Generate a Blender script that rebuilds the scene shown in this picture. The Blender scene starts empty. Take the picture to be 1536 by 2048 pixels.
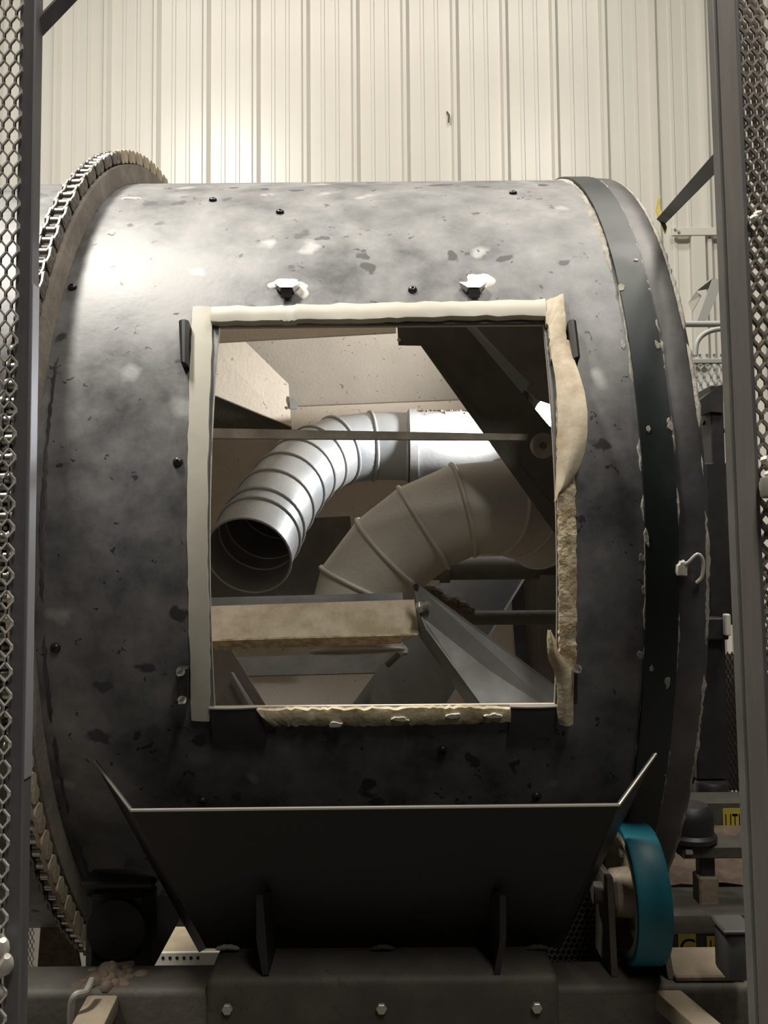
import bpy, bmesh, math, random
from mathutils import Vector, Matrix, Euler
random.seed(7)
S = bpy.context.scene
C = S.collection
# ------------------------------------------------------------------ camera
F = 1700.0; W_, H_ = 1536.0, 2048.0
EYE = Vector((0, 0, 1.5))
cam_d = bpy.data.cameras.new('camera'); cam = bpy.data.objects.new('camera', cam_d); C.objects.link(cam)
cam_d.sensor_fit = 'VERTICAL'; cam_d.sensor_height = 36.0; cam_d.sensor_width = 27.0
cam_d.lens = F / H_ * 36.0; cam_d.clip_start = 0.02
cam.location = EYE
cam.rotation_euler = Euler((math.radians(93.4), math.radians(0.5), 0.0), 'XYZ')
S.camera = cam
RM = cam.rotation_euler.to_matrix()
# ------------------------------------------------------------------ world, lamps, exposure
w = bpy.data.worlds.new('world'); S.world = w; w.use_nodes = True
bg = w.node_tree.nodes['Background']; bg.inputs[0].default_value = (1.0, 0.95, 0.86, 1); bg.inputs[1].default_value = 0.025
S.view_settings.view_transform = 'Standard'; S.view_settings.look = 'None'
S.view_settings.gamma = 1.0; S.view_settings.use_curve_mapping = False
S.view_settings.exposure = 0.35
def area(name, loc, target, sx, sy, power, col):
    d = bpy.data.lights.new(name, 'AREA'); d.shape = 'RECTANGLE'; d.size = sx; d.size_y = sy
    d.energy = power; d.color = col
    o = bpy.data.objects.new(name, d); C.objects.link(o); o.location = loc
    o.rotation_euler = (Vector(target) - Vector(loc)).to_track_quat('-Z', 'Y').to_euler()
    return o
area('bay_or_fill_lamp', (-1.75, 0.7, 5.8), (-1.6, 0.9, 0), 0.5, 1.2, 240, (1.0, 0.95, 0.86))
area('bay_or_fill_lamp', (1.7, 1.0, 5.8), (1.6, 1.1, 0), 0.5, 1.2, 70, (1.0, 0.94, 0.84))
area('bay_or_fill_lamp', (0.0, 2.7, 6.4), (0.0, 3.2, 0), 4.0, 0.5, 78, (1.0, 0.93, 0.82))
area('bay_or_fill_lamp', (0.6, -0.55, 3.9), (0.6, -0.45, 0), 0.3, 1.2, 33, (1.0, 0.95, 0.87))  # unseen low lamp, added and placed to grade light down the posts

# ------------------------------------------------------------------ projection helpers (photo pixel -> place)
def ray(px, py):
    return (RM @ Vector(((px - W_/2)/F, -(py - H_/2)/F, -1.0))).normalized()
def at(px, py, Y):
    d = ray(px, py); return EYE + d * ((Y - EYE.y) / d.y)
R = 0.75; D = 1.875; ZC = EYE.z + 0.035          # the drum: radius, axis depth, axis height
def dp(X, ph, r): return Vector((X, D - r*math.cos(ph), ZC + r*math.sin(ph)))
def on_drum(px, py, r=R, back=False):
    d = ray(px, py); oy, oz = EYE.y - D, EYE.z - ZC
    a = d.y**2 + d.z**2; b = 2*(oy*d.y + oz*d.z); c = oy**2 + oz**2 - r*r
    disc = max(b*b - 4*a*c, 0.0); t = (-b + (math.sqrt(disc) if back else -math.sqrt(disc)))/(2*a)
    p = EYE + d*t
    return p.x, math.atan2(p.z - ZC, D - p.y)

# ------------------------------------------------------------------ materials
MATS = {}
def mat(name, col, rough=0.6, metal=0.0, col2=None, scale=8.0, detail=6.0, lo=0.35, hi=0.65, bump=0.0, bscale=60.0,
        spots=None, rvar=0.0, stretch=(1, 1, 1), emis=None, coat=0.0, spec=0.5):
    m = bpy.data.materials.new(name); m.use_nodes = True; nt = m.node_tree; N = nt.nodes; L = nt.links
    b = N['Principled BSDF']; b.inputs['Base Color'].default_value = (*col, 1); b.inputs['Roughness'].default_value = rough
    b.inputs['Metallic'].default_value = metal; b.inputs['Coat Weight'].default_value = coat
    b.inputs['Specular IOR Level'].default_value = spec
    tc = N.new('ShaderNodeTexCoord'); mp = N.new('ShaderNodeMapping'); mp.inputs['Scale'].default_value = stretch
    L.new(tc.outputs['Object'], mp.inputs['Vector'])
    cur = None
    if col2:
        n = N.new('ShaderNodeTexNoise'); n.inputs['Scale'].default_value = scale; n.inputs['Detail'].default_value = detail
        n.inputs['Roughness'].default_value = 0.62
        L.new(mp.outputs[0], n.inputs['Vector'])
        r = N.new('ShaderNodeMapRange'); r.inputs['From Min'].default_value = lo; r.inputs['From Max'].default_value = hi
        L.new(n.outputs['Fac'], r.inputs['Value'])
        mx = N.new('ShaderNodeMix'); mx.data_type = 'RGBA'; mx.inputs[6].default_value = (*col, 1); mx.inputs[7].default_value = (*col2, 1)
        L.new(r.outputs[0], mx.inputs[0]); cur = mx.outputs[2]
        if rvar:
            r2 = N.new('ShaderNodeMapRange'); r2.inputs['To Min'].default_value = rough; r2.inputs['To Max'].default_value = rough + rvar
            L.new(r.outputs[0], r2.inputs['Value']); L.new(r2.outputs[0], b.inputs['Roughness'])
    for sp in (spots or []):
        scol, sscale, thr, soft, seed = sp
        v = N.new('ShaderNodeTexVoronoi'); v.inputs['Scale'].default_value = sscale
        mp2 = N.new('ShaderNodeMapping'); mp2.inputs['Location'].default_value = (seed, seed*1.7, -seed)
        nz = N.new('ShaderNodeTexNoise'); nz.inputs['Scale'].default_value = sscale*1.3; nz.inputs['Detail'].default_value = 3
        ad = N.new('ShaderNodeMix'); ad.data_type = 'VECTOR'; ad.inputs[0].default_value = 0.06
        L.new(mp.outputs[0], mp2.inputs['Vector']); L.new(mp2.outputs[0], nz.inputs['Vector'])
        L.new(mp2.outputs[0], ad.inputs[4]); L.new(nz.outputs['Color'], ad.inputs[5])
        L.new(ad.outputs[1], v.inputs['Vector'])
        rr = N.new('ShaderNodeMapRange'); rr.inputs['From Min'].default_value = thr + soft; rr.inputs['From Max'].default_value = thr
        L.new(v.outputs['Distance'], rr.inputs['Value'])
        # only some cells carry a spot
        sc = N.new('ShaderNodeSeparateColor'); L.new(v.outputs['Color'], sc.inputs[0])
        gt = N.new('ShaderNodeMath'); gt.operation = 'GREATER_THAN'; gt.inputs[1].default_value = 0.55; L.new(sc.outputs[0], gt.inputs[0])
        ml = N.new('ShaderNodeMath'); ml.operation = 'MULTIPLY'; L.new(rr.outputs[0], ml.inputs[0]); L.new(gt.outputs[0], ml.inputs[1])
        mx = N.new('ShaderNodeMix'); mx.data_type = 'RGBA'
        if cur: L.new(cur, mx.inputs[6])
        else: mx.inputs[6].default_value = (*col, 1)
        mx.inputs[7].default_value = (*scol, 1); L.new(ml.outputs[0], mx.inputs[0]); cur = mx.outputs[2]
    if cur: L.new(cur, b.inputs['Base Color'])
    if bump:
        nb = N.new('ShaderNodeTexNoise'); nb.inputs['Scale'].default_value = bscale; nb.inputs['Detail'].default_value = 4
        L.new(mp.outputs[0], nb.inputs['Vector'])
        bp = N.new('ShaderNodeBump'); bp.inputs['Strength'].default_value = bump; bp.inputs['Distance'].default_value = 0.004
        L.new(nb.outputs['Fac'], bp.inputs['Height']); L.new(bp.outputs[0], b.inputs['Normal'])
    if emis:
        b.inputs['Emission Color'].default_value = (*emis[0], 1); b.inputs['Emission Strength'].default_value = emis[1]
    MATS[name] = m
    return m
mat('drum_steel', (0.075, 0.076, 0.078), 0.42, 0.30, (0.26, 0.258, 0.257), 12.0, 10, 0.33, 0.72, 0.05, 90, rvar=0.16,
    spots=[((0.05, 0.052, 0.054), 17, 0.16, 0.06, 3.1), ((0.34, 0.34, 0.335), 13, 0.10, 0.12, 9.3), ((0.045, 0.045, 0.047), 40, 0.13, 0.06, 5.5)])
mat('drum_band', (0.010, 0.016, 0.0155), 0.42, 0.2, (0.026, 0.032, 0.031), 9, 6, 0.45, 0.8, rvar=0.15)
mat('drum_rim', (0.042, 0.041, 0.041), 0.45, 0.3, (0.12, 0.117, 0.115), 7, 6, 0.35, 0.7, 0.06, 80)
mat('dust_cream', (0.55, 0.475, 0.375), 0.9, 0, (0.64, 0.56, 0.45), 7, 6, 0.3, 0.7, 0.35, 120, spots=[((0.20, 0.15, 0.11), 45, 0.10, 0.05, 2.2)])
mat('tape', (0.50, 0.475, 0.40), 0.55, 0, (0.57, 0.54, 0.46), 9, 4, 0.3, 0.7, 0.10, 25)
mat('tape_worn', (0.60, 0.52, 0.39), 0.7, 0, (0.40, 0.31, 0.20), 22, 6, 0.45, 0.68, 0.2, 60)
mat('foam', (0.36, 0.27, 0.15), 0.95, 0, (0.62, 0.54, 0.38), 70, 6, 0.40, 0.62, 0.8, 160)
mat('foam_pale', (0.58, 0.50, 0.34), 0.9, 0, (0.36, 0.28, 0.17), 30, 6, 0.45, 0.65, 0.4, 90)
mat('galvanised', (0.34, 0.35, 0.35), 0.38, 0.4, (0.40, 0.39, 0.365), 10, 6, 0.35, 0.65, 0.08, 120, rvar=0.2)
mat('bar_dust', (0.19, 0.155, 0.108), 0.95, 0, (0.26, 0.215, 0.155), 15, 7, 0.35, 0.68, 0.5, 90)
mat('strip_grey', (0.16, 0.152, 0.14), 0.6, 0.2, (0.11, 0.105, 0.095), 8, 5, 0.4, 0.65)
mat('bar_grey', (0.33, 0.30, 0.25), 0.7, 0.1, (0.22, 0.19, 0.15), 25, 6, 0.4, 0.65, 0.2, 90)
mat('duct_dusty', (0.47, 0.445, 0.39), 0.52, 0.15, (0.56, 0.53, 0.46), 9, 6, 0.3, 0.7, 0.18, 150, rvar=0.15)
mat('duct_inner', (0.10, 0.105, 0.11), 0.6, 0.4)
mat('flight_dark', (0.11, 0.098, 0.084), 0.75, 0.2, (0.16, 0.14, 0.115), 20, 6, 0.35, 0.7, 0.2, 150)
mat('flight_tan', (0.42, 0.34, 0.23), 0.8, 0, (0.60, 0.52, 0.40), 24, 8, 0.38, 0.62, 0.3, 90)
mat('flight_steel', (0.20, 0.205, 0.20), 0.55, 0.4, (0.14, 0.14, 0.132), 12, 6, 0.35, 0.7, rvar=0.15, stretch=(1, 1, 1))
mat('flight_grey', (0.17, 0.17, 0.16), 0.6, 0.3, (0.27, 0.25, 0.21), 6, 6, 0.4, 0.7, spots=[((0.16, 0.10, 0.06), 60, 0.12, 0.05, 4)])
mat('plate_black', (0.045, 0.045, 0.043), 0.5, 0.3, (0.07, 0.068, 0.064), 9, 6, 0.4, 0.75)
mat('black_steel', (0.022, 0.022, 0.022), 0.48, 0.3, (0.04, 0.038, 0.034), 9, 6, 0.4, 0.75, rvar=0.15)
mat('hopper_steel', (0.012, 0.0115, 0.010), 0.5, 0.2, (0.020, 0.0185, 0.016), 6, 6, 0.4, 0.75, rvar=0.15)
mat('lit_edge', (0.62, 0.60, 0.54), 0.30, 0.9)
mat('beam_steel', (0.050, 0.045, 0.036), 0.7, 0.1, (0.088, 0.078, 0.062), 10, 7, 0.4, 0.7, 0.2, 80, spots=[((0.05, 0.04, 0.03), 60, 0.2, 0.06, 8)])
mat('dust_tan', (0.34, 0.28, 0.20), 0.95, 0, (0.42, 0.36, 0.27), 15, 7, 0.35, 0.68, 0.5, 90)
mat('dust_brown', (0.085, 0.060, 0.042), 0.95, 0, (0.14, 0.105, 0.075), 40, 6, 0.4, 0.65, 0.7, 120)
mat('teal', (0.004, 0.11, 0.15), 0.5, 0, (0.010, 0.15, 0.20), 9, 4, 0.4, 0.7)
mat('wheel_tan', (0.33, 0.28, 0.20), 0.7, 0.1, (0.18, 0.15, 0.11), 18, 5, 0.45, 0.65)
mat('wall_paint', (0.70, 0.675, 0.615), 0.30, 0, (0.72, 0.695, 0.63), 3, 4, 0.35, 0.65, spec=0.5)
mat('post_steel', (0.125, 0.122, 0.128), 0.50, 0.3, (0.17, 0.163, 0.163), 6, 6, 0.4, 0.7, rvar=0.12, stretch=(6, 6, 0.5))
mat('post_brown', (0.20, 0.185, 0.165), 0.6, 0.2, (0.27, 0.25, 0.225), 6, 6, 0.4, 0.7, stretch=(6, 6, 0.6))
mat('galv_lit_edge', (0.38, 0.38, 0.405), 0.45, 0.35)  # pale edge metal; also carries the post glint and the lamplit flange
mat('mesh_paint', (0.52, 0.49, 0.45), 0.6, 0.15, (0.42, 0.395, 0.36), 20, 4, 0.4, 0.6)
mat('mesh_brown', (0.30, 0.265, 0.22), 0.65, 0.15, (0.21, 0.185, 0.155), 20, 4, 0.4, 0.6)
mat('chain_steel', (0.52, 0.51, 0.48), 0.28, 0.95)
mat('chain_plate', (0.22, 0.205, 0.185), 0.45, 0.7, (0.13, 0.115, 0.10), 30, 4, 0.4, 0.6)
mat('chain_dust', (0.50, 0.44, 0.32), 0.9, 0, (0.38, 0.32, 0.23), 30, 5, 0.4, 0.62, 0.4, 120)
mat('sprocket', (0.20, 0.175, 0.15), 0.8, 0.1, (0.32, 0.28, 0.23), 14, 6, 0.4, 0.65, 0.3, 90)
mat('white_paint', (0.74, 0.72, 0.66), 0.55, 0, (0.60, 0.57, 0.50), 12, 5, 0.5, 0.75)
mat('sealant', (0.38, 0.355, 0.31), 0.85, 0, (0.24, 0.215, 0.18), 25, 5, 0.45, 0.65, 0.4, 120)
mat('chrome', (0.66, 0.65, 0.62), 0.22, 1.0)
mat('bolt_zinc', (0.45, 0.43, 0.38), 0.45, 0.6)
mat('bolt_black', (0.04, 0.04, 0.042), 0.35, 0.6)
mat('machine_white', (0.70, 0.67, 0.60), 0.5)
mat('machine_grey', (0.36, 0.37, 0.34), 0.5, 0.1)
mat('yellow', (0.52, 0.42, 0.03), 0.6, 0, (0.42, 0.34, 0.05), 9, 4, 0.45, 0.7)
mat('yellow_tag', (0.62, 0.52, 0.10), 0.5)
mat('ink', (0.01, 0.01, 0.01), 0.7)
mat('plastic_clear', (0.55, 0.52, 0.45), 0.2, 0, coat=0.5)
mat('concrete', (0.13, 0.12, 0.105), 0.9, 0, (0.09, 0.08, 0.07), 3, 7, 0.4, 0.65, 0.2, 40)
mat('lamp_lens', (0.9, 0.95, 1.0), 0.3, emis=((0.86, 0.91, 1.0), 60.0))

# ------------------------------------------------------------------ object helpers
def thing(name, label, cat, loc=(0, 0, 0), group=None, kind=None):
    o = bpy.data.objects.new(name, None); C.objects.link(o); o.location = loc; o.empty_display_size = 0.05
    o['label'] = label; o['category'] = cat
    if group: o['group'] = group
    if kind: o['kind'] = kind
    return o
def root_of(o):
    while o.parent: o = o.parent
    return o
def obj(name, geo, m, parent=None, label=None, cat=None, group=None, kind=None, smooth=35):
    """geo = (verts, faces) in world coordinates; linked as ONE mesh object."""
    vs, fs = geo
    vs = [Vector(v) for v in vs]
    if parent is None:
        lo = Vector((sum(v.x for v in vs)/len(vs), sum(v.y for v in vs)/len(vs), min(v.z for v in vs)))
    else:
        lo = root_of(parent).location.copy()
    me = bpy.data.meshes.new(name); me.from_pydata([v - lo for v in vs], [], fs)
    bm = bmesh.new(); bm.from_mesh(me); bmesh.ops.recalc_face_normals(bm, faces=bm.faces); bm.to_mesh(me); bm.free()
    if smooth:
        for p in me.polygons: p.use_smooth = True
        me.set_sharp_from_angle(angle=math.radians(smooth))
    me.materials.append(MATS[m] if isinstance(m, str) else m)
    o = bpy.data.objects.new(name, me); C.objects.link(o)
    if parent is None: o.location = lo
    else: o.parent = parent
    if label: o['label'] = label
    if cat: o['category'] = cat
    if group: o['group'] = group
    if kind: o['kind'] = kind
    return o
def join(*gs):
    V = []; Fc = []
    for v, f in gs:
        n = len(V); V += list(v); Fc += [tuple(i + n for i in q) for q in f]
    return V, Fc
def box(a, b):
    x0, y0, z0 = a; x1, y1, z1 = b
    v = [(x0,y0,z0),(x1,y0,z0),(x1,y1,z0),(x0,y1,z0),(x0,y0,z1),(x1,y0,z1),(x1,y1,z1),(x0,y1,z1)]
    return v, [(0,3,2,1),(4,5,6,7),(0,1,5,4),(1,2,6,5),(2,3,7,6),(3,0,4,7)]
def bevbox(a, b, r=0.003, seg=2):
    bm = bmesh.new(); v, f = box(a, b); bv = [bm.verts.new(p) for p in v]
    for q in f: bm.faces.new([bv[i] for i in q])
    bmesh.ops.bevel(bm, geom=bm.edges[:], offset=r, segments=seg, affect='EDGES', profile=0.5)
    bm.verts.index_update(); g = ([x.co.copy() for x in bm.verts], [tuple(x.index for x in q.verts) for q in bm.faces]); bm.free(); return g
def newell(p):
    n = Vector((0, 0, 0))
    for i in range(len(p)):
        a, b = p[i], p[(i+1) % len(p)]
        n += Vector(((a.y-b.y)*(a.z+b.z), (a.z-b.z)*(a.x+b.x), (a.x-b.x)*(a.y+b.y)))
    return n.normalized()
def plate(pts, t=0.003):
    pts = [Vector(p) for p in pts]; n = newell(pts)
    if n.y < 0: n = -n
    k = len(pts)
    v = pts + [p + n*t for p in pts]
    f = [tuple(range(k)), tuple(range(2*k-1, k-1, -1))] + [(i, (i+1) % k, (i+1) % k + k, i + k) for i in range(k)]
    return v, f
def ppl(px, t=0.003):                      # plate from photo points (x, y, depth)
    return plate([at(*p) for p in px], t)
def frame_of(d):
    d = Vector(d).normalized(); u = Vector((0, 0, 1)) if abs(d.z) < 0.95 else Vector((1, 0, 0))
    a = d.cross(u).normalized(); return a, d.cross(a).normalized()
def tube(path, r, n=16, cap=True, hollow=0.0):
    path = [Vector(p) for p in path]; V = []; Fc = []; k = len(path)
    rs = r if isinstance(r, (list, tuple)) else [r]*k
    a = None
    for i, p in enumerate(path):
        d = (path[min(i+1, k-1)] - path[max(i-1, 0)]).normalized()
        if a is None: a, b = frame_of(d)
        else: a = (a - d*a.dot(d)).normalized(); b = d.cross(a)
        for j in range(n):
            t = 2*math.pi*j/n; V.append(p + (a*math.cos(t) + b*math.sin(t))*rs[i])
    for i in range(k-1):
        for j in range(n): Fc.append((i*n+j, i*n+(j+1) % n, (i+1)*n+(j+1) % n, (i+1)*n+j))
    if cap: Fc += [tuple(range(n))[::-1], tuple((k-1)*n+j for j in range(n))]
    return V, Fc
def lathe(prof, org, axis, n=32):           # prof: (radius, along-axis)
    a, b = frame_of(axis); d = Vector(axis).normalized(); org = Vector(org); V = []; Fc = []
    for r, h in prof:
        for j in range(n):
            t = 2*math.pi*j/n; V.append(org + d*h + (a*math.cos(t) + b*math.sin(t))*r)
    for i in range(len(prof)-1):
        for j in range(n): Fc.append((i*n+j, i*n+(j+1) % n, (i+1)*n+(j+1) % n, (i+1)*n+j))
    Fc += [tuple(range(n))[::-1], tuple((len(prof)-1)*n+j for j in range(n))]
    return V, Fc
def annulus(r0, r1, h0, h1, org, axis, n=48):    # ring with square section
    a, b = frame_of(axis); d = Vector(axis).normalized(); org = Vector(org); V = []; Fc = []
    for (r, h) in ((r0, h0), (r1, h0), (r1, h1), (r0, h1)):
        for j in range(n):
            t = 2*math.pi*j/n; V.append(org + d*h + (a*math.cos(t)+b*math.sin(t))*r)
    for i in range(4):
        k = (i+1) % 4
        for j in range(n): Fc.append((i*n+j, i*n+(j+1) % n, k*n+(j+1) % n, k*n+j))
    return V, Fc
def ringloop(prof, org, axis, n=48):          # closed section turned round an axis
    V, Fc = lathe(prof, org, axis, n); Fc = Fc[:-2]; m = len(prof)-1
    return V, Fc + [(m*n+j, m*n+(j+1) % n, (j+1) % n, j) for j in range(n)]
def hexhead(org, axis, r, h):
    return lathe([(r, 0), (r, h*0.85), (r*0.86, h)], org, axis, 6)
def bez(pts, n):                            # Catmull-Rom through pts
    P = [Vector(p) for p in pts]; P = [P[0]*2-P[1]] + P + [P[-1]*2-P[-2]]; out = []
    m = len(P)-3
    for i in range(n+1):
        s = i/n*m; k = min(int(s), m-1); t = s-k; a, b, c, d = P[k:k+4]
        out.append(0.5*((2*b)+(c-a)*t+(2*a-5*b+4*c-d)*t*t+(3*b-a-3*c+d)*t**3))
    return out
def drum_strip(A, B, h0, h1, sub=6, wob=0.0, edge=0.0, across=3):
    """a skin lying on the drum between two lines given in photo points"""
    a = [on_drum(*p) for p in A]; b = [on_drum(*p) for p in B]
    def sm(L):
        o = []
        for i in range(len(L)-1):
            for k in range(sub): t = k/sub; o.append((L[i][0]*(1-t)+L[i+1][0]*t, L[i][1]*(1-t)+L[i+1][1]*t))
        return o + [L[-1]]
    a, b = sm(a), sm(b); V = []; Fc = []; m = across + 1
    for (xa, pa), (xb, pb) in zip(a, b):
        e1, e2 = random.uniform(-edge, edge), random.uniform(-edge, edge)
        dx, dph = xb-xa, pb-pa; L = math.hypot(dx, dph*R) or 1
        for layer in (0, 1):
            for k in range(m):
                t = k/across
                s = (e1*(1-t) + e2*t)/L
                bulge = min(1.0, math.sin(t*math.pi)*0.22 + 0.80)
                h = h0 if layer == 0 else h0 + (h1-h0)*bulge + random.uniform(-wob, wob)
                V.append(dp(xa+dx*(t+s), pa+dph*(t+s), R+h))
    n = len(a)
    for i in range(n-1):
        o, q = i*2*m, (i+1)*2*m
        for k in range(across):
            Fc.append((o+k, o+k+1, q+k+1, q+k)); Fc.append((o+m+k, q+m+k, q+m+k+1, o+m+k+1))
        Fc.append((o, q, q+m, o+m)); Fc.append((o+across, o+m+across, q+m+across, q+across))
    for o in (0, (n-1)*2*m): Fc.append(tuple([o+k for k in range(m)] + [o+m+k for k in range(across, -1, -1)]))
    return V, Fc
def drum_blob(px, py, rx, ry, h=0.0015, n=20, rough=0.25, r=R):
    x, ph = on_drum(px, py, r); V = [dp(x, ph, r+h)]; Fc = []
    hs = [(q, random.uniform(0, 6.28), random.uniform(0.4, 1)*rough/q**0.6) for q in (2, 3, 4, 5, 7)]
    k = [1 + sum(am*math.sin(q*2*math.pi*j/n + p0) for q, p0, am in hs)*0.8 for j in range(n)]
    for ring, hh in ((0.8, h), (1.0, -0.0005)):
        for j in range(n):
            t = 2*math.pi*j/n; V.append(dp(x+rx*k[j]*ring*math.cos(t), ph+ry*k[j]*ring*math.sin(t)/r, r+hh))
    for j in range(n):
        q = (j+1) % n; Fc.append((0, 1+j, 1+q)); Fc.append((1+j, 1+n+j, 1+n+q, 1+q))
    return V, Fc
def seam(X, p0, p1, wmin, wmax, h, r=R, step=0.012, gap=0.0):
    """irregular bead running round the drum at X"""
    out = []; cur = []; ph = p0; wid = (wmin+wmax)/2
    def flush():
        if len(cur) > 2:
            for e, kk in ((0, 0.15), (-1, 0.15), (1, 0.6), (-2, 0.6)):
                q = cur[e]; cur[e] = (q[0], q[1], q[2]*kk, q[3]*kk)
            V = []; Fc = []
            for (x, p, wd, hh) in cur:
                for sx, k in ((-1, -0.0005), (-0.5, hh), (0.5, hh), (1, -0.0005)): V.append(dp(x+sx*wd, p, r+k))
            for i in range(len(cur)-1):
                for k in range(3): Fc.append((i*4+k, i*4+k+1, i*4+k+5, i*4+k+4))
            Fc.append((0, 1, 2, 3)); e = (len(cur)-1)*4; Fc.append((e+3, e+2, e+1, e))
            out.append((V, Fc))
        cur.clear()
    while ph < p1:
        wid = min(max(wid + random.uniform(-1, 1)*(wmax-wmin)*0.35, wmin), wmax)
        cur.append((X + random.uniform(-0.0012, 0.0012), ph, wid, h*random.uniform(0.5, 1)))
        ph += step*random.uniform(0.6, 1.2)
        if random.random() < gap: flush(); ph += random.uniform(0.01, 0.05)
    flush(); return out

# ================================================================== SETTING
WALL_Y = 5.0; MOD = 0.302
fl = obj('floor', box((-5, -2, -0.05), (5, WALL_Y, 0)), 'concrete'); fl['kind'] = 'structure'
wall = thing('wall_back', 'cream ribbed sheet metal wall behind the drum', 'wall', (0, WALL_Y, 0), kind='structure')
del wall['category']
x_first = at(223, 200, WALL_Y).x - 10*MOD
prof = [(0, 0), (0.014, -0.030), (0.034, -0.030), (0.056, 0), (0.118, 0), (0.123, -0.006), (0.140, -0.006), (0.145, 0),
        (0.205, 0), (0.210, -0.006), (0.227, -0.006), (0.232, 0), (MOD, 0)]
def wall_panel(x0, nm):
    V = []; Fc = []; pts = []
    for k in range(nm): pts += [(x0 - 0.056 + k*MOD + a, WALL_Y + b) for a, b in prof[:-1]]
    pts += [(x0 - 0.056 + nm*MOD, WALL_Y)]
    for (x, y) in pts: V += [(x, y, 0.0), (x, y, 6.0)]
    for i in range(len(pts)-1): Fc.append((2*i, 2*i+2, 2*i+3, 2*i+1))
    return V, Fc
for i in range(8):
    obj('wall_panel', wall_panel(x_first + i*3*MOD, 3), 'wall_paint', wall, smooth=0)
sk = at(897, 232, WALL_Y-0.004)
obj('wall_hook', tube([at(894, 224, WALL_Y-0.004), at(898, 230, WALL_Y-0.02), at(897, 244, WALL_Y-0.02)], 0.006, 6), 'flight_dark', wall)

# ================================================================== DRUM
drum = thing('drum', 'large dark steel drum with an open rectangular hatch edged in cream tape', 'drum', (0, D, ZC-R))
XL, XR = -0.95, 0.385
wx0 = on_drum(419, 1040)[0]; wx1 = on_drum(1113, 1040)[0]
wpt = on_drum(768, 648)[1]; wpb = on_drum(768, 1414)[1]
phs = sorted(set([wpb + (wpt-wpb)*i/36 for i in range(37)] + [wpt + (2*math.pi-(wpt-wpb))*i/110 for i in range(1, 110)]))
def shell_geo(x0, x1, r0, r1, hole=True):
    xs = [x0] + ([wx0, wx1] if hole else []) + [x1]; V = []; Fc = []
    nx = len(xs); npn = len(phs); idx = lambda l, i, k: (l*npn + (i % npn))*nx + k
    for r in (r0, r1):
        for p in phs:
            for x in xs: V.append(dp(x, p, r))
    open_ = lambda i, k: hole and k == 1 and wpb - 1e-6 <= phs[i % npn] < wpt - 1e-6
    for i in range(npn):
        for k in range(nx-1):
            if open_(i, k): continue
            Fc.append((idx(1,i,k), idx(1,i+1,k), idx(1,i+1,k+1), idx(1,i,k+1)))
            Fc.append((idx(0,i,k), idx(0,i,k+1), idx(0,i+1,k+1), idx(0,i+1,k)))
        for k in (0, nx-1): Fc.append((idx(0,i,k), idx(0,i+1,k), idx(1,i+1,k), idx(1,i,k)))
        if hole and open_(i, 1):
            for k in (1, 2): Fc.append((idx(0,i,k), idx(0,i+1,k), idx(1,i+1,k), idx(1,i,k)))
    if hole:
        for i in range(npn):
            if abs(phs[i]-wpb) < 1e-6 or abs(phs[i]-wpt) < 1e-6:
                Fc.append((idx(0,i,1), idx(0,i,2), idx(1,i,2), idx(1,i,1)))
    return V, Fc
shell = obj('shell', shell_geo(XL, XR, R-0.004, R), 'drum_steel', drum)
obj('liner', shell_geo(XL, XR, R-0.008, R-0.0045), 'dust_cream', drum, label='dusty cream inner face of the drum')
# right-hand band and rim
BX0, BX1 = 0.345, 0.388
obj('tyre_band', annulus(R+0.0003, R+0.006, BX0, BX1, (0, D, ZC), (1, 0, 0), 160), 'drum_band', drum, label='dark band around the right end')
rim_prof = [(R-0.02, 0.386), (R+0.002, 0.3885), (R+0.003, 0.40), (R+0.002, 0.422), (R-0.004, 0.431), (R-0.015, 0.436), (R-0.15, 0.44), (R-0.152, 0.437), (R-0.02, 0.43)]
V = []; Fc = []; n = 160
for r, h in rim_prof:
    for j in range(n): V.append(dp(h, 2*math.pi*j/n, r))
for i in range(len(rim_prof)):
    k = (i+1) % len(rim_prof)
    for j in range(n): Fc.append((i*n+j, i*n+(j+1) % n, k*n+(j+1) % n, k*n+j))
obj('end_rim', (V, Fc), 'drum_rim', drum, label='grey rounded rim at the right end')
obj('end_plate', annulus(0.20, R-0.009, 0.425, 0.430, (0, D, ZC), (1, 0, 0), 96), 'flight_dark', drum)
obj('end_plate', annulus(0.12, R-0.009, -0.62, -0.615, (0, D, ZC), (1, 0, 0), 96), 'flight_dark', drum)
for g in seam(BX0, -1.15, 0.55, 0.001, 0.004, 0.002, R+0.0004, 0.010, 0.07): obj('sealant_bead', g, 'sealant', drum)
for g in seam(BX0-0.004, 0.55, 1.35, 0.002, 0.007, 0.002, R+0.0004, 0.010, 0.03): obj('sealant_bead', g, 'sealant', drum)
for g in seam(BX1, -1.0, 1.35, 0.001, 0.0045, 0.0055, R+0.001, 0.010, 0.05): obj('sealant_bead', g, 'sealant', drum)
for g in seam(0.4275, -1.2, 1.25, 0.002, 0.006, 0.0022, R-0.0022, 0.010, 0.02): obj('rim_dust', g, 'sealant', drum)
for g in seam(-0.452, -0.9, 0.35, 0.002, 0.005, 0.003, R, 0.012, 0.06): obj('weld_bead', g, 'drum_rim', drum)
for (px, py, rx, ry) in [(1243,575,.006,.008),(1246,690,.004,.008),(1272,520,.004,.004),(1315,690,.004,.007),(1297,858,.003,.006),(1340,850,.005,.009),
                         (1293,1075,.004,.012),(1283,1115,.004,.006),(1303,1337,.003,.005),(1280,1310,.005,.006),(1287,1180,.003,.006),(1335,1365,.004,.010)]:
    obj('paint_chip', drum_blob(px, py, rx*0.9, ry, 0.0010, 20, 0.35, R+0.006 if on_drum(px, py)[0] > BX0 else R), 'sealant', drum)
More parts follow.
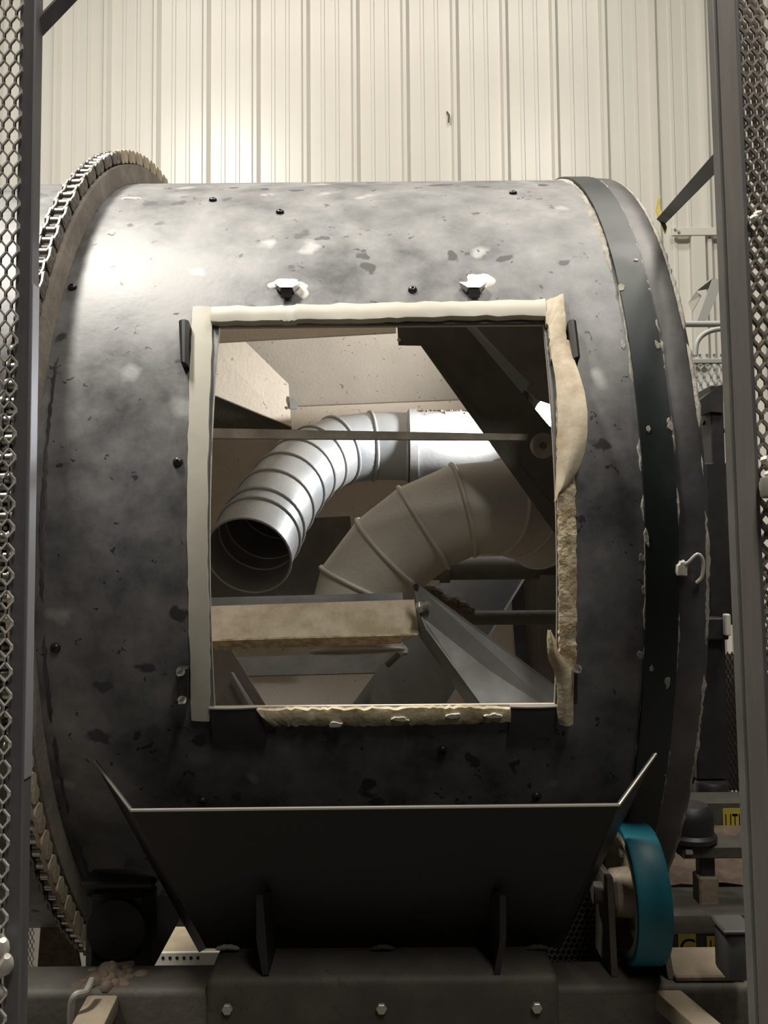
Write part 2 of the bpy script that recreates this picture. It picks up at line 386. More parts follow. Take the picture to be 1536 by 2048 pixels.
# clear plastic tie curled over the rim
tx, tp = on_drum(1375, 1130)
pb = [dp(tx-0.010, tp, R+0.006), dp(tx-0.004, tp+0.006, R+0.014), dp(tx+0.006, tp+0.02, R+0.020), dp(tx+0.014, tp+0.008, R+0.018), dp(tx+0.014, tp-0.018, R+0.014), dp(tx+0.008, tp-0.03, R+0.010)]
obj('plastic_tie', tube(bez(pb, 20), 0.0022, 8), 'plastic_clear', drum, label='curled scrap of clear plastic on the rim')
obj('plastic_tie', drum_blob(1362, 1137, 0.008, 0.012, 0.008, 16, 0.3, R+0.004), 'plastic_clear', drum)
# dust patches and paint around the latches
for (px, py, rx, ry) in [(572,570,.027,.014),(603,580,.012,.016),(958,565,.024,.020),(224,465,.007,.009),(262,397,.017,.006),(152,480,.008,.022)]:
    obj('paint_patch', drum_blob(px, py, rx, ry, 0.0012, 26, 0.3), 'white_paint', drum)
# button-head bolts
for (px, py) in [(426,401),(1026,387),(145,575),(825,580),(356,924),(111,1296),(405,1602),(1073,1592),(885,1500),(560,425)]:
    x, ph = on_drum(px, py); nrm = Vector((0, -math.cos(ph), math.sin(ph)))
    b = obj('button_bolt', lathe([(0.0068, 0), (0.0068, 0.0015), (0.006, 0.0035), (0.004, 0.005), (0.002, 0.0054), (0.0018, 0.004)], dp(x, ph, R-0.0005), nrm, 16), 'bolt_black', drum)
# toggle keepers above the hatch
for (px, py) in [(575, 583), (946, 583)]:
    x, ph = on_drum(px, py); nn = Vector((0, -math.cos(ph), math.sin(ph))); tt = Vector((0, math.sin(ph), math.cos(ph))); ex = Vector((1, 0, 0)); o = dp(x, ph, R)
    P = lambda a, b, c: o + ex*a + tt*b + nn*c
    V = [P(-.018,.008,.0005),P(.018,.008,.0005),P(.010,-.004,.0005),P(-.010,-.004,.0005),P(-.020,.009,.010),P(.020,.009,.010),P(.009,-.006,.014),P(-.009,-.006,.014)]
    lt = obj('latch_keeper', (V, [(0,1,2,3),(4,7,6,5),(0,4,5,1),(1,5,6,2),(2,6,7,3),(3,7,4,0)]), 'chrome', drum, label='small shiny latch keeper above the hatch', smooth=0)
    obj('keeper_hook', plate([P(-.007,-.004,.013),P(.007,-.004,.013),P(.008,-.018,.006),P(-.008,-.018,.006)], 0.003), 'bolt_black', lt, smooth=0)
# black door catches at the hatch sides and the two plates below
def catch(A, B, h, m='black_steel', nm='door_catch'):
    return obj(nm, drum_strip(A, B, 0.0, h, 3, 0, 0), m, drum)
catch([(362,655),(366,735)], [(382,655),(380,740)], 0.018)
catch([(1132,655),(1140,730)], [(1148,655),(1156,725)], 0.018)
catch([(358,1330),(360,1395)], [(380,1330),(380,1395)], 0.018)
catch([(1140,1335),(1140,1400)], [(1152,1335),(1152,1400)], 0.012)
for px, py in [(368,1333),(371,1387),(1148,1327)]:
    x, ph = on_drum(px, py); nn = Vector((0, -math.cos(ph), math.sin(ph)))
    obj('catch_screw', lathe([(.006,0),(.006,.003),(.003,.003),(.003,.012),(.001,.0125)], dp(x, ph, R+0.017), nn, 12), 'chrome', drum)
lp = catch([(420,1413),(428,1476)], [(514,1411),(535,1476)], 0.007, 'plate_black', nm='lower_plate')
rp = catch([(1020,1410),(1016,1470)], [(1114,1409),(1108,1470)], 0.007, 'plate_black', nm='lower_plate')
for q, (A, B) in ((lp, [(419,1412),(515,1410)]), (rp, [(1019,1409),(1115,1408)])):
    a = [on_drum(*A), on_drum(*B)]
    obj('plate_edge', drum_strip([A, (A[0], A[1]+2.5)], [B, (B[0], B[1]+2.5)], 0.0, 0.0085, 1), 'bolt_zinc', q)
# tape and foam round the hatch
obj('tape_strip', drum_strip([(386,616),(383,700),(378,850),(376,1000),(377,1150),(379,1250),(382,1330),(384,1438)],
                             [(427,618),(424,700),(419,850),(416,1000),(416,1150),(420,1250),(421,1330),(421,1440)], 0.0, 0.005, 6, 0.0003, 0.0008), 'tape', drum, label='cream tape along the left edge of the hatch')
obj('tape_strip', drum_strip([(427,622),(560,622),(600,619),(760,616),(900,613),(1088,609)],
                             [(424,652),(560,651),(600,649),(760,646),(900,642),(1090,640)], 0.0005, 0.013, 8, 0.0006, 0.0015), 'tape', drum, label='cream tape along the top edge of the hatch')
obj('tape_strip', drum_strip([(1086,612),(1124,597),(1128,640),(1131,690),(1140,720)], [(1090,655),(1095,660),(1096,680),(1098,700),(1101,725)][:5], 0.001, 0.012, 6, 0.0004, 0.001), 'tape_worn', drum, label='stained tape at the upper right corner')
# peeled flap bulging away from the shell on the right
def flap(rows, m, label, thick=0.0015):
    V = []; Fc = []; k = 6
    for (xa, xb, y, ha, hb) in rows:
        for s in range(k):
            t = s/(k-1); x, ph = on_drum(xa+(xb-xa)*t, y); V.append(dp(x, ph, R+ha+(hb-ha)*t + 0.006*math.sin(t*math.pi)))
    n = len(rows)*k; V += [v + Vector((0, thick, 0)) for v in V[:n]]
    for i in range(len(rows)-1):
        for s in range(k-1):
            a = i*k+s; Fc.append((a, a+1, a+k+1, a+k)); Fc.append((n+a, n+a+k, n+a+k+1, n+a+1))
        a = i*k; Fc.append((a, a+k, n+a+k, n+a)); a += k-1; Fc.append((a, n+a, n+a+k, a+k))
    for a in (0, (len(rows)-1)*k): Fc.append(tuple([a+s for s in range(k)] + [n+a+s for s in range(k-1, -1, -1)]))
    return obj('tape_flap', (V, Fc), m, drum, label=label)
flap([(1097,1138,690,.008,.010),(1101,1143,725,.010,.014),(1107,1152,760,.012,.020),(1110,1160,800,.014,.028),(1112,1164,840,.014,.032),(1112,1164,880,.014,.032),
      (1111,1160,915,.013,.028),(1110,1150,945,.010,.020),(1109,1137,970,.008,.014),(1108,1116,990,.007,.009),(1107,1110,1004,.006,.007)], 'tape_worn', 'peeled stained tape bulging from the right edge')
obj('foam_strip', drum_strip([(1114,700),(1112,850),(1113,985),(1116,1100),(1116,1250),(1118,1350),(1120,1410)], [(1128,700),(1135,850),(1148,985),(1150,1100),(1150,1250),(1150,1350),(1148,1410)], 0.0, 0.010, 14, 0.002, 0.0012), 'foam', drum, label='crumbling brown foam along the right edge')
flap([(1090,1095,1252,.020,.020),(1088,1104,1270,.020,.020),(1090,1111,1295,.018,.018),(1094,1128,1315,.014,.016),(1104,1143,1332,.012,.014),(1110,1144,1360,.011,.013),
      (1112,1143,1390,.011,.012),(1111,1143,1415,.011,.012),(1115,1143,1440,.010,.011)], 'foam_pale', 'torn tongue of tape at the lower right corner')
obj('foam_strip', drum_strip([(515,1416),(600,1414),(680,1414),(760,1413),(850,1412),(930,1411),(1020,1412)], [(545,1446),(600,1447),(680,1446),(760,1446),(850,1444),(930,1442),(1020,1438)], 0.0, 0.009, 10, 0.0015, 0.0015), 'foam_pale', drum, label='torn foam strip along the bottom edge')
for (px, py) in [(672,1441),(800,1430),(905,1424),(985,1424)]:
    obj('foam_tatter', drum_blob(px, py, .012, .004, 0.012, 14, 0.4), 'tape', drum)
# toothed ring at the left end
CX = -0.482; PR = 0.797; NP = 198
V = []; Fc = []
gear = []
for i in range(NP):
    a0 = 2*math.pi*i/NP
    for f, r in ((0, PR-0.010), (0.3, PR-0.008), (0.42, PR+0.004), (0.58, PR+0.004), (0.7, PR-0.008)): gear.append((a0 + f*2*math.pi/NP, r))
m = len(gear)
for x in (CX-0.0055, CX+0.0055):
    for (a, r) in gear: V.append(dp(x, a, r))
    for (a, r) in gear: V.append(dp(x, a, R+0.001))
for j in range(m):
    k = (j+1) % m
    Fc += [(j, k, m+k, m+j), (2*m+j, 3*m+j, 3*m+k, 2*m+k), (j, 2*m+j, 2*m+k, k), (m+j, m+k, 3*m+k, 3*m+j)]
obj('sprocket_ring', (V, Fc), 'sprocket', drum, label='toothed sprocket ring at the left end', smooth=30)
obj('ring_flange', annulus(R+0.0005, R+0.034, CX+0.008, CX+0.018, (0, D, ZC), (1, 0, 0), 160), 'sprocket', drum)
# flights inside the drum
def fpart(nm, px, m, t=0.003, label=None, par=None): return obj(nm, ppl(px, t), m, par or drum, label=label, smooth=0)
f1 = fpart('lifting_flight', [(795,655,1.31),(797,690,1.31),(842,691,1.31),(1118,1078,1.33),(1160,1078,1.33),(1160,925,1.33),(1110,865,1.325),(930,650,1.31),(895,608,1.31),(795,608,1.31)], 'flight_dark', label='dark sloping flight plate in the upper right of the hatch')
fpart('flight_flange', [(915,632,1.308),(935,636,1.40),(1060,768,1.42),(1044,787,1.322)], 'galv_lit_edge', par=f1, label='thin flange along the sloping flight, lamplight in its colour')  # paler than the flight to stand for lamplight on it
x = at(798, 680, 1.309); obj('flight_hole', lathe([(.003,0),(.003,.001)], x, (0,-1,0), 10), 'tape', f1)
# lower right flight: folded plate
f2 = fpart('lifting_flight', [(825,1160,1.30),(1135,1388,1.25),(1135,1440,1.22),(985,1440,1.22),(852,1258,1.285),(838,1225,1.295)], 'flight_steel', label='bent steel flight running to the lower right')
fpart('flight_flange', [(825,1160,1.297),(838,1225,1.292),(852,1258,1.282),(985,1440,1.217),(955,1440,1.25),(838,1272,1.32)], 'flight_steel', par=f2)
n1 = at(838, 1216, 1.29)
bl = obj('flight_bolt', hexhead(n1, (0.75, -0.55, 0.35), 0.009, 0.007), 'bolt_zinc', f2)
obj('bolt_thread', tube([n1, n1 + Vector((0.75,-0.55,0.35))*0.020], 0.0048, 10), 'bolt_zinc', bl)
obj('flight_hole', lathe([(.0045,0),(.0045,.001)], at(832,1173,1.295), (0.1,-1,0), 12), 'ink', f2)
# lower left channel
f3 = fpart('lifting_flight', [(395,1213,1.345),(828,1199,1.345),(838,1268,1.305),(835,1270,1.30),(395,1283,1.30)], 'flight_tan', label='tan dust-caked channel flight across the lower left')
fpart('flight_lip', [(395,1196,1.350),(805,1185,1.350),(806,1200,1.346),(395,1214,1.346)], 'flight_steel', par=f3, label='grey upper lip of the channel')
fpart('flight_flange', [(395,1283,1.299),(835,1270,1.299),(800,1287,1.325),(395,1302,1.325)], 'foam', par=f3)
# lower left dark plate with folded edge
f4 = fpart('lifting_flight', [(380,1295,1.52),(462,1298,1.52),(540,1425,1.52),(380,1425,1.52)], 'flight_dark', label='dark flight plate in the lower left of the hatch')
fpart('flight_flange', [(462,1345,1.50),(466,1345,1.50),(506,1410,1.50),(498,1410,1.50)], 'galv_lit_edge', par=f4)
# upper left cream flight (mirrors the lower right one)
f5 = fpart('lifting_flight', [(380,640,1.98),(462,655,2.02),(577,768,2.06),(583,855,2.04),(380,772,1.96)], 'dust_cream', label='cream dusty flight in the upper left of the hatch')
fpart('flight_flange', [(380,772,1.955),(583,855,2.035),(583,862,2.16),(380,868,2.10)], 'flight_dark', par=f5)
fpart('flight_tab', [(579,800,2.045),(586,793,2.045),(595,808,2.045),(594,818,2.045),(580,818,2.045)], 'galvanised', par=f5, t=0.006)
fpart('flight_slot', [(563,806,2.052),(565.5,806,2.052),(563,838,2.046),(560.5,838,2.046)], 'ink', par=f5, t=0.001)
for px, py in [(573,816),(574,840)]: obj('flight_hole', lathe([(.004,0),(.004,.001)], at(px,py,2.045), (0.3,-1,0), 10), 'dust_brown', f5)
# channel along the top, back ledge, lower back plate
f6 = fpart('lifting_flight', [(430,610,1.72),(792,600,1.72),(792,664,1.72),(432,684,1.72)], 'dust_cream', label='dusty channel along the top of the hatch')
fpart('flight_flange', [(432,684,1.72),(792,664,1.72),(790,660,1.80),(440,676,1.80)], 'dust_cream', par=f6)
f7 = fpart('lifting_flight', [(560,815,2.40),(1010,797,2.40),(1010,838,2.37),(560,860,2.37)], 'dust_cream', label='ledge across the back of the drum')
f8 = fpart('lifting_flight', [(470,1314,2.15),(800,1306,2.15),(775,1345,2.10),(490,1352,2.10)], 'flight_dark', label='dark plate low at the back of the drum')
# crossing grey flight seen through the lower right
f9 = fpart('lifting_flight', [(893,1150,1.92),(1052,1150,1.98),(878,1430,1.86),(690,1430,1.80)], 'flight_grey', label='grey flight sloping down to the left at the back')
fpart('flight_flange', [(1050,1150,1.978),(1055,1150,1.978),(884,1430,1.858),(878,1430,1.858)], 'galv_lit_edge', par=f9)
n2 = at(803, 1303, 1.80)
b2 = obj('flight_bolt', hexhead(n2, (0.5, -0.6, 0.4), 0.011, 0.012), 'bolt_zinc', f9)
obj('bolt_thread', tube([n2, n2 + Vector((-0.5, 0.3, -0.5))*0.06], 0.007, 8), 'flight_dark', b2)
f10 = fpart('lifting_flight', [(1080,1150,1.70),(1135,1150,1.66),(1135,1330,1.66),(1080,1330,1.70)], 'flight_dark')
f11 = fpart('lifting_flight', [(545,1040,2.28),(700,1032,2.28),(720,1215,2.28),(400,1215,2.28),(400,1120,2.28)], 'flight_dark', label='dark plate behind the ducts')
f12 = fpart('lifting_flight', [(918,620,1.65),(1170,620,1.65),(1170,850,1.65),(1112,812,1.65),(1075,800,1.65),(1052,780,1.65)], 'flight_dark', label='dark plate added for the shaded upper right corner of the hatch')  # added sheet; stands for the end cap in shadow
# bar across the hatch and its lug
obj('hatch_bar', ppl([(400,856,1.27),(1056,868,1.27),(1054,880,1.27),(400,876,1.27)], 0.012), 'bar_grey', drum, label='flat steel bar across the upper hatch', smooth=0)
lc = at(1085, 892, 1.235)
lg = obj('hatch_lug', join(annulus(0.006, 0.0185, 0, 0.006, lc, (0, -1, 0.05), 28), box((lc.x+0.012, lc.y-0.005, lc.z-0.015), (lc.x+0.045, lc.y+0.001, lc.z+0.025))), 'bar_grey', drum, label='round lug with a hole at the right edge')
lm = []
for i in range(26):
    t = i/25; c = at(852+95*t, 1180+48*t+random.uniform(-6, 6), 1.62); r = random.uniform(0.008, 0.016)
    lm.append(lathe([(r*0.5, -r*0.7), (r, -r*0.2), (r*0.9, r*0.3), (r*0.4, r*0.75)], c, (random.random(), random.random(), 1), 7))
g = join(*lm); o = obj('caked_dirt', g, 'dust_brown', drum, smooth=0); o['kind'] = 'stuff'

# ================================================================== ROLLER CHAIN
chain = thing('drive_chain', 'steel roller chain wrapped around the toothed ring at the left', 'chain', (CX, D, ZC-PR-0.01))
base = chain.location
def shared(name, geo, m, smooth=35):
    me = bpy.data.meshes.new(name); me.from_pydata(*[geo[0], [], geo[1]])
    bm = bmesh.new(); bm.from_mesh(me); bmesh.ops.recalc_face_normals(bm, faces=bm.faces); bm.to_mesh(me); bm.free()
    for p in me.polygons: p.use_smooth = True
    me.set_sharp_from_angle(angle=math.radians(smooth)); me.materials.append(MATS[m]); return me
PITCH = 2*math.pi*PR/NP
roll_me = shared('roller', lathe([(.0050,-.0070),(.0078,-.0066),(.0078,.0066),(.0050,.0070)], (0,0,0), (1,0,0), 12), 'chain_steel')
def link_geo(t=0.0030):
    pts = []
    for s in range(7):
        a = -math.pi/2 + math.pi*s/6; pts.append((PITCH/2 + 0.0098*math.cos(a), 0.0098*math.sin(a)))
    pts.append((0, 0.0075))
    for s in range(7):
        a = math.pi/2 + math.pi*s/6; pts.append((-PITCH/2 + 0.0098*math.cos(a), 0.0098*math.sin(a)))
    pts.append((0, -0.0075))
    k = len(pts); v = [(-t/2, p, q) for p, q in pts] + [(t/2, p, q) for p, q in pts]
    return v, [tuple(range(k)), tuple(range(2*k-1, k-1, -1))] + [(i, (i+1) % k, (i+1) % k + k, i + k) for i in range(k)]
link_st = shared('link_plate', link_geo(), 'chain_plate'); link_du = shared('link_plate', ([(a, b, c*1.25) for a, b, c in link_geo(0.006)[0]], link_geo()[1]), 'chain_dust')
pin_me = shared('link_pin', lathe([(.0042,-.0140),(.0042,.0140)], (0,0,0), (1,0,0), 8), 'chain_plate')
rest = []
def put(name, me, p, ph):
    o = bpy.data.objects.new(name, me); C.objects.link(o); o.parent = chain; o.location = p - base
    o.rotation_euler = (math.pi/2 - ph - math.pi/2, 0, 0) if False else (-(ph), 0, 0)
    return o
for i in range(NP):
    ph = 2*math.pi*(i+0.03)/NP
    if ph > math.pi: ph -= 2*math.pi
    pm = ph + math.pi/NP
    near = -1.35 < ph < 1.95
    off = 0.0088 if i % 2 else 0.0120
    if near:
        put('roller', roll_me, dp(CX, ph, PR), ph); put('link_pin', pin_me, dp(CX, ph, PR), ph)
        for s in (-1, 1):
            dusty = s > 0 and (ph > 1.02 or ph < -0.12)
            # plate local y must run round the ring: tangent at angle ph is (0, sin, cos)
            o = put('link_plate', link_du if dusty else link_st, dp(CX + s*off, pm, PR), pm); o.rotation_euler = (math.pi/2 - pm, 0, 0)
    else:
        for x0 in (-0.016, 0.016):
            rest.append(box((0,0,0),(0.001,0.001,0.001))) if False else None
        a, b = ph, ph + 2*math.pi/NP
        for s in (-1, 1):
            q = [dp(CX+s*off-0.0015, a, PR-.009), dp(CX+s*off-0.0015, a, PR+.009), dp(CX+s*off-0.0015, b, PR+.009), dp(CX+s*off-0.0015, b, PR-.009)]
            rest.append((q + [v + Vector((.003,0,0)) for v in q], [(0,1,2,3),(7,6,5,4),(0,4,5,1),(1,5,6,2),(2,6,7,3),(3,7,4,0)]))
        rest.append(lathe([(.0078,-.010),(.0078,.010)], dp(CX, ph, PR), (1,0,0), 8))
o = obj('hidden_run', join(*rest), 'chain_plate', chain); o['kind'] = 'stuff'

# ================================================================== DUCTS INSIDE THE DRUM
def duct(name, label, pts, r, joints, m, open_end=True, par_group=None, n=36, extra_beads=()):
    """round duct built from gores (one part each) with a raised bead at each joint; opens at its last point"""
    path = bez([at(*p) for p in pts], 160)
    L = [0.0]
    for i in range(160): L.append(L[-1] + (path[i+1]-path[i]).length)
    def pt(s):
        t = s*L[-1]
        for i in range(160):
            if L[i+1] >= t: f = (t-L[i])/max(L[i+1]-L[i], 1e-9); return path[i].lerp(path[i+1], f)
        return path[-1]
    def tg(s): return (pt(min(s+0.01, 1)) - pt(max(s-0.01, 0))).normalized()
    t = thing(name, label, 'duct', tuple(pt(1.0)), par_group)
    a = None; rings = []
    for s in joints:
        d = tg(s)
        if a is None: a, b = frame_of(d)
        else: a = (a - d*a.dot(d)).normalized(); b = d.cross(a)
        rings.append((pt(s), a.copy(), b.copy(), d))
    cir = lambda g, rr, sh=0: [g[0] + g[3]*sh + (g[1]*math.cos(2*math.pi*j/n) + g[2]*math.sin(2*math.pi*j/n))*rr for j in range(n)]
    for i in range(len(rings)-1):
        A, B = rings[i], rings[i+1]; th = 0.0015
        V = cir(A, r) + cir(B, r) + cir(B, r-th) + cir(A, r-th); Fc = []
        for q in range(4):
            k = (q+1) % 4
            for j in range(n): Fc.append((q*n+j, q*n+(j+1) % n, k*n+(j+1) % n, k*n+j))
        gore = obj('duct_gore', (V, Fc), m, t, smooth=50)
        if i > 0 or True:
            V = []; Fc = []; k = 6
            for q in range(k):
                an = 2*math.pi*q/k; V += cir(A, r + 0.0005 + 0.0045*math.cos(an), 0.0045*math.sin(an))
            for q in range(k):
                z = (q+1) % k
                for j in range(n): Fc.append((q*n+j, q*n+(j+1) % n, z*n+(j+1) % n, z*n+j))
            obj('joint_bead', (V, Fc), m, gore, smooth=70)
    A = rings[-1]; V = []; Fc = []; k = 6
    for q in range(k):
        an = 2*math.pi*q/k; V += cir(A, r + 0.0025*math.cos(an), 0.0025*math.sin(an))
    for q in range(k):
        z = (q+1) % k
        for j in range(n): Fc.append((q*n+j, q*n+(j+1) % n, z*n+(j+1) % n, z*n+j))
    obj('mouth_rim', (V, Fc), m, t, smooth=70)
    return t
RD = 0.081
duct('duct_elbow', 'galvanised segmented duct elbow with its open round mouth at the left of the hatch',
     [(816,893,2.02),(745,892,2.02),(680,900,1.99),(620,930,1.92),(566,988,1.80),(524,1056,1.68),(497,1112,1.59)], RD,
     [0, .13, .26, .36, .47, .58, .70, .82, .88, 1.0], 'galvanised')
duct('duct_elbow', 'dusty grey segmented duct elbow curving down behind the tan channel',
     [(1090,1050,1.56),(1040,1022,1.51),(975,1012,1.47),(890,1032,1.465),(805,1085,1.47),(738,1155,1.48),(712,1226,1.48),(713,1302,1.47)], RD,
     [0, .13, .24, .37, .51, .65, .79, .90, 1.0], 'duct_dusty')
hp = thing('air_header', 'shiny horizontal galvanised pipe behind the two duct elbows', 'pipe', tuple(at(880, 960, 2.02)))
hA, hB = at(818, 895, 2.02), at(1000, 893, 2.02)
hx = Vector((1, 0, 0)); hl = 0.42 - hA.x
obj('pipe_body', tube([hA, hA + hx*(0.42-hA.x)], 0.086, 36), 'galvanised', hp)
obj('pipe_collar', annulus(0.0815, 0.094, 0, 0.018, hA, (1, 0, 0), 36), 'galvanised', hp)
cs = []
for i in range(260):
    xx = hA.x + random.random()**1.3*0.2; th = random.gauss(0, 0.22); r = random.uniform(0.0015, 0.0045)
    c = Vector((xx, hA.y + 0.087*math.sin(th), hA.z + 0.0865*math.cos(th)))
    cs.append(lathe([(r*.5,-r*.6),(r,0),(r*.5,r*.7)], c, (random.random(), random.random(), 1), 5))
g = obj('dust_grains', join(*cs), 'dust_brown', hp, smooth=0); g['kind'] = 'stuff'
sh = thing('shaft', 'dark thick horizontal shaft behind the lower duct elbow', 'shaft', tuple(at(990, 1160, 1.75)))
sa = at(860, 1137, 1.75); obj('shaft_body', tube([sa, sa + hx*(0.42-sa.x)], 0.024, 24), 'flight_dark', sh)
obj('shaft_collar', annulus(0.0242, 0.030, 0.0, 0.02, sa + hx*0.02, (1,0,0), 24), 'flight_dark', sh)
rd = thing('tie_rod', 'thin dark rod crossing behind the bent steel flight', 'rod', tuple(at(1030, 1250, 1.62)))
ra = at(930, 1236, 1.62); obj('rod_body', tube([ra, ra + hx*(0.42-ra.x)], 0.0135, 20), 'flight_dark', rd)
# work lamp shining inside the drum
lp_ = at(1096, 826, 1.82)
lamp = thing('work_lamp', 'small bright white work lamp shining inside the drum', 'lamp', tuple(lp_))
ldir = Vector((-0.70, -0.70, 0.0)).normalized()
obj('lamp_head', lathe([(0.015,-0.06),(0.024,-0.05),(0.030,-0.02),(0.033,0.0),(0.029,0.001)], lp_, ldir, 24), 'black_steel', lamp)
obj('lamp_lens', lathe([(0.030,0.0),(0.028,0.010),(0.020,0.020),(0.008,0.025),(0.002,0.026)], lp_, ldir, 24), 'lamp_lens', lamp, label='glowing white lens')
obj('lamp_bracket', tube([lp_ - ldir*0.05, lp_ + Vector((0.06, 0.03, 0.0))], 0.007, 8), 'black_steel', lamp)
ld = bpy.data.lights.new('lamp_glow', 'SPOT'); ld.spot_size = math.radians(176); ld.spot_blend = 1.0; ld.energy = 19; ld.color = (0.95, 0.97, 1.0); ld.shadow_soft_size = 0.02
lo = bpy.data.objects.new('lamp_glow', ld); C.objects.link(lo); lo.parent = lamp; lo.location = Vector((-0.06, 0.02, 0.02)); lo.rotation_euler = Vector((-1, 0.15, 0.22)).to_track_quat('-Z', 'Y').to_euler()

# ================================================================== HOPPER
hop = thing('hopper', 'black sheet metal hopper with a bright bent lip under the hatch', 'hopper', tuple(at(760, 1895, 1.12)))
HY = 1.02
tl, tr = at(262,1621,HY), at(1238,1610,HY); bl_, br_ = at(413,1897,1.175), at(1106,1893,1.175)
wl, wr = at(188,1522,1.165), at(1312,1508,1.10); cl, cr = at(398,1905,1.23), at(1120,1900,1.185)
obj('front_panel', plate([tl, tr, br_, bl_], 0.003), 'hopper_steel', hop, smooth=0)
obj('side_panel', plate([wl, tl, bl_, cl], 0.003), 'hopper_steel', hop, smooth=0)
obj('side_panel', plate([tr, wr, cr, br_], 0.003), 'hopper_steel', hop, smooth=0)
for a, b in ((wl, tl), (tl, tr), (tr, wr)):
    obj('lip_edge', tube([a, b], 0.0018, 8), 'lit_edge', hop, label='lip edge with its lit line put in the colour')  # light along the top edge, put in as a pale metal line
for px in ((519, 545), (1006, 984)):
    gg = [at(px[0],1790,1.085), at(px[0],1880,1.092), at(px[0]+ (1 if px[0]<700 else -1)*12,1950,1.098), at(px[1],1945,1.17), at(px[1],1870,1.165), at(px[1],1780,1.115)]
    V, Fc = plate(gg, 0.001)
    k = len(gg); V = [v + Vector((-0.004,0,0)) for v in gg] + [v + Vector((0.004,0,0)) for v in gg]
    obj('gusset', (V, Fc), 'hopper_steel', hop, smooth=0)
for px in (455, 765, 1075):
    o = obj('weld_bead', tube(bez([at(px-24,1898,1.165), at(px,1894,1.163), at(px+24,1897,1.165)], 8), [0.001,.003,.003,.004,.003,.004,.003,.003,.001], 8), 'sealant' if px == 455 else 'beam_steel', hop)

# ================================================================== BASE FRAME
zt = at(768, 1977, 1.10).z
beam = thing('base_beam', 'long dusty square base beam across the bottom under the hopper', 'beam', (0, 1.135, zt-0.16))
obj('beam_tube', bevbox((-0.9, 1.10, zt-0.16), (0.9, 1.175, zt), 0.010, 3), 'beam_steel', beam)
zc2 = at(768, 1957, 1.09).z
xa, xb = at(419,1930,1.12).x, at(1110,1930,1.12).x
cp = obj('saddle_plate', bevbox((xa, 1.092, zt-0.13), (xb, 1.20, zc2), 0.010, 3), 'beam_steel', beam, label='raised saddle plate in the middle of the beam')
fy = 1.092
for px, py in [(455,2017),(763,2016),(1073,2014)]:
    p = at(px, py, fy); obj('beam_bolt', hexhead(p + Vector((0,0.001,0)), (0,-1,0), 0.0068, 0.006), 'bolt_zinc', beam)
cb1 = obj('cross_bar', bevbox((-0.02,-0.30,-0.012),(0.02,0.0,0.012), 0.004, 2), 'bar_dust', label='tan dusted bar running forward from the left of the base beam', cat='bar')
p = at(205, 1970, 1.10); cb1.location = (p.x, p.y-0.005, zt-0.03); cb1.rotation_euler = (0.0, 0, math.radians(4))
cb2 = obj('cross_bar', bevbox((-0.017,-0.30,-0.012),(0.017,0.0,0.012), 0.004, 2), 'bar_dust', label='tan dusted bar running forward from the right of the base beam', cat='bar')
p = at(1340, 1965, 1.10); cb2.location = (p.x, p.y-0.005, zt-0.03); cb2.rotation_euler = (0.0, 0, math.radians(14))
# clod of dirt and bent handle on the left of the beam
hd = thing('bent_handle', 'bent rod handle hooked on the left of the base beam', 'handle', tuple(at(160, 2040, 1.08)))
obj('handle_rod', tube(bez([at(142,2060,1.06), at(143,2010,1.06), at(152,1990,1.06), at(172,1984,1.07), at(184,1960,1.09)], 24), 0.0045, 10), 'post_brown', hd)
cl_ = []
for i in range(70):
    c = at(212+random.gauss(0,20), 1945, 1.13); c.z = zt - 0.001; c.y = 1.135 + random.gauss(0, 0.012); r = random.uniform(0.004, 0.009)
    hgt = max(0.3, 1.6 - abs(c.x - at(212,1945,1.13).x)/0.016)
    cl_.append(lathe([(r*1.3, 0),(r*1.2, r*.3*hgt),(r*.9,r*.8*hgt),(r*.3,r*1.15*hgt)], c, (random.uniform(-.2,.2), random.uniform(-.2,.2), 1), 9))
o = obj('dirt_clump', join(*cl_), 'dust_brown', label='heap of brown dirt on the left of the base beam', cat='dirt', kind='stuff', smooth=80)

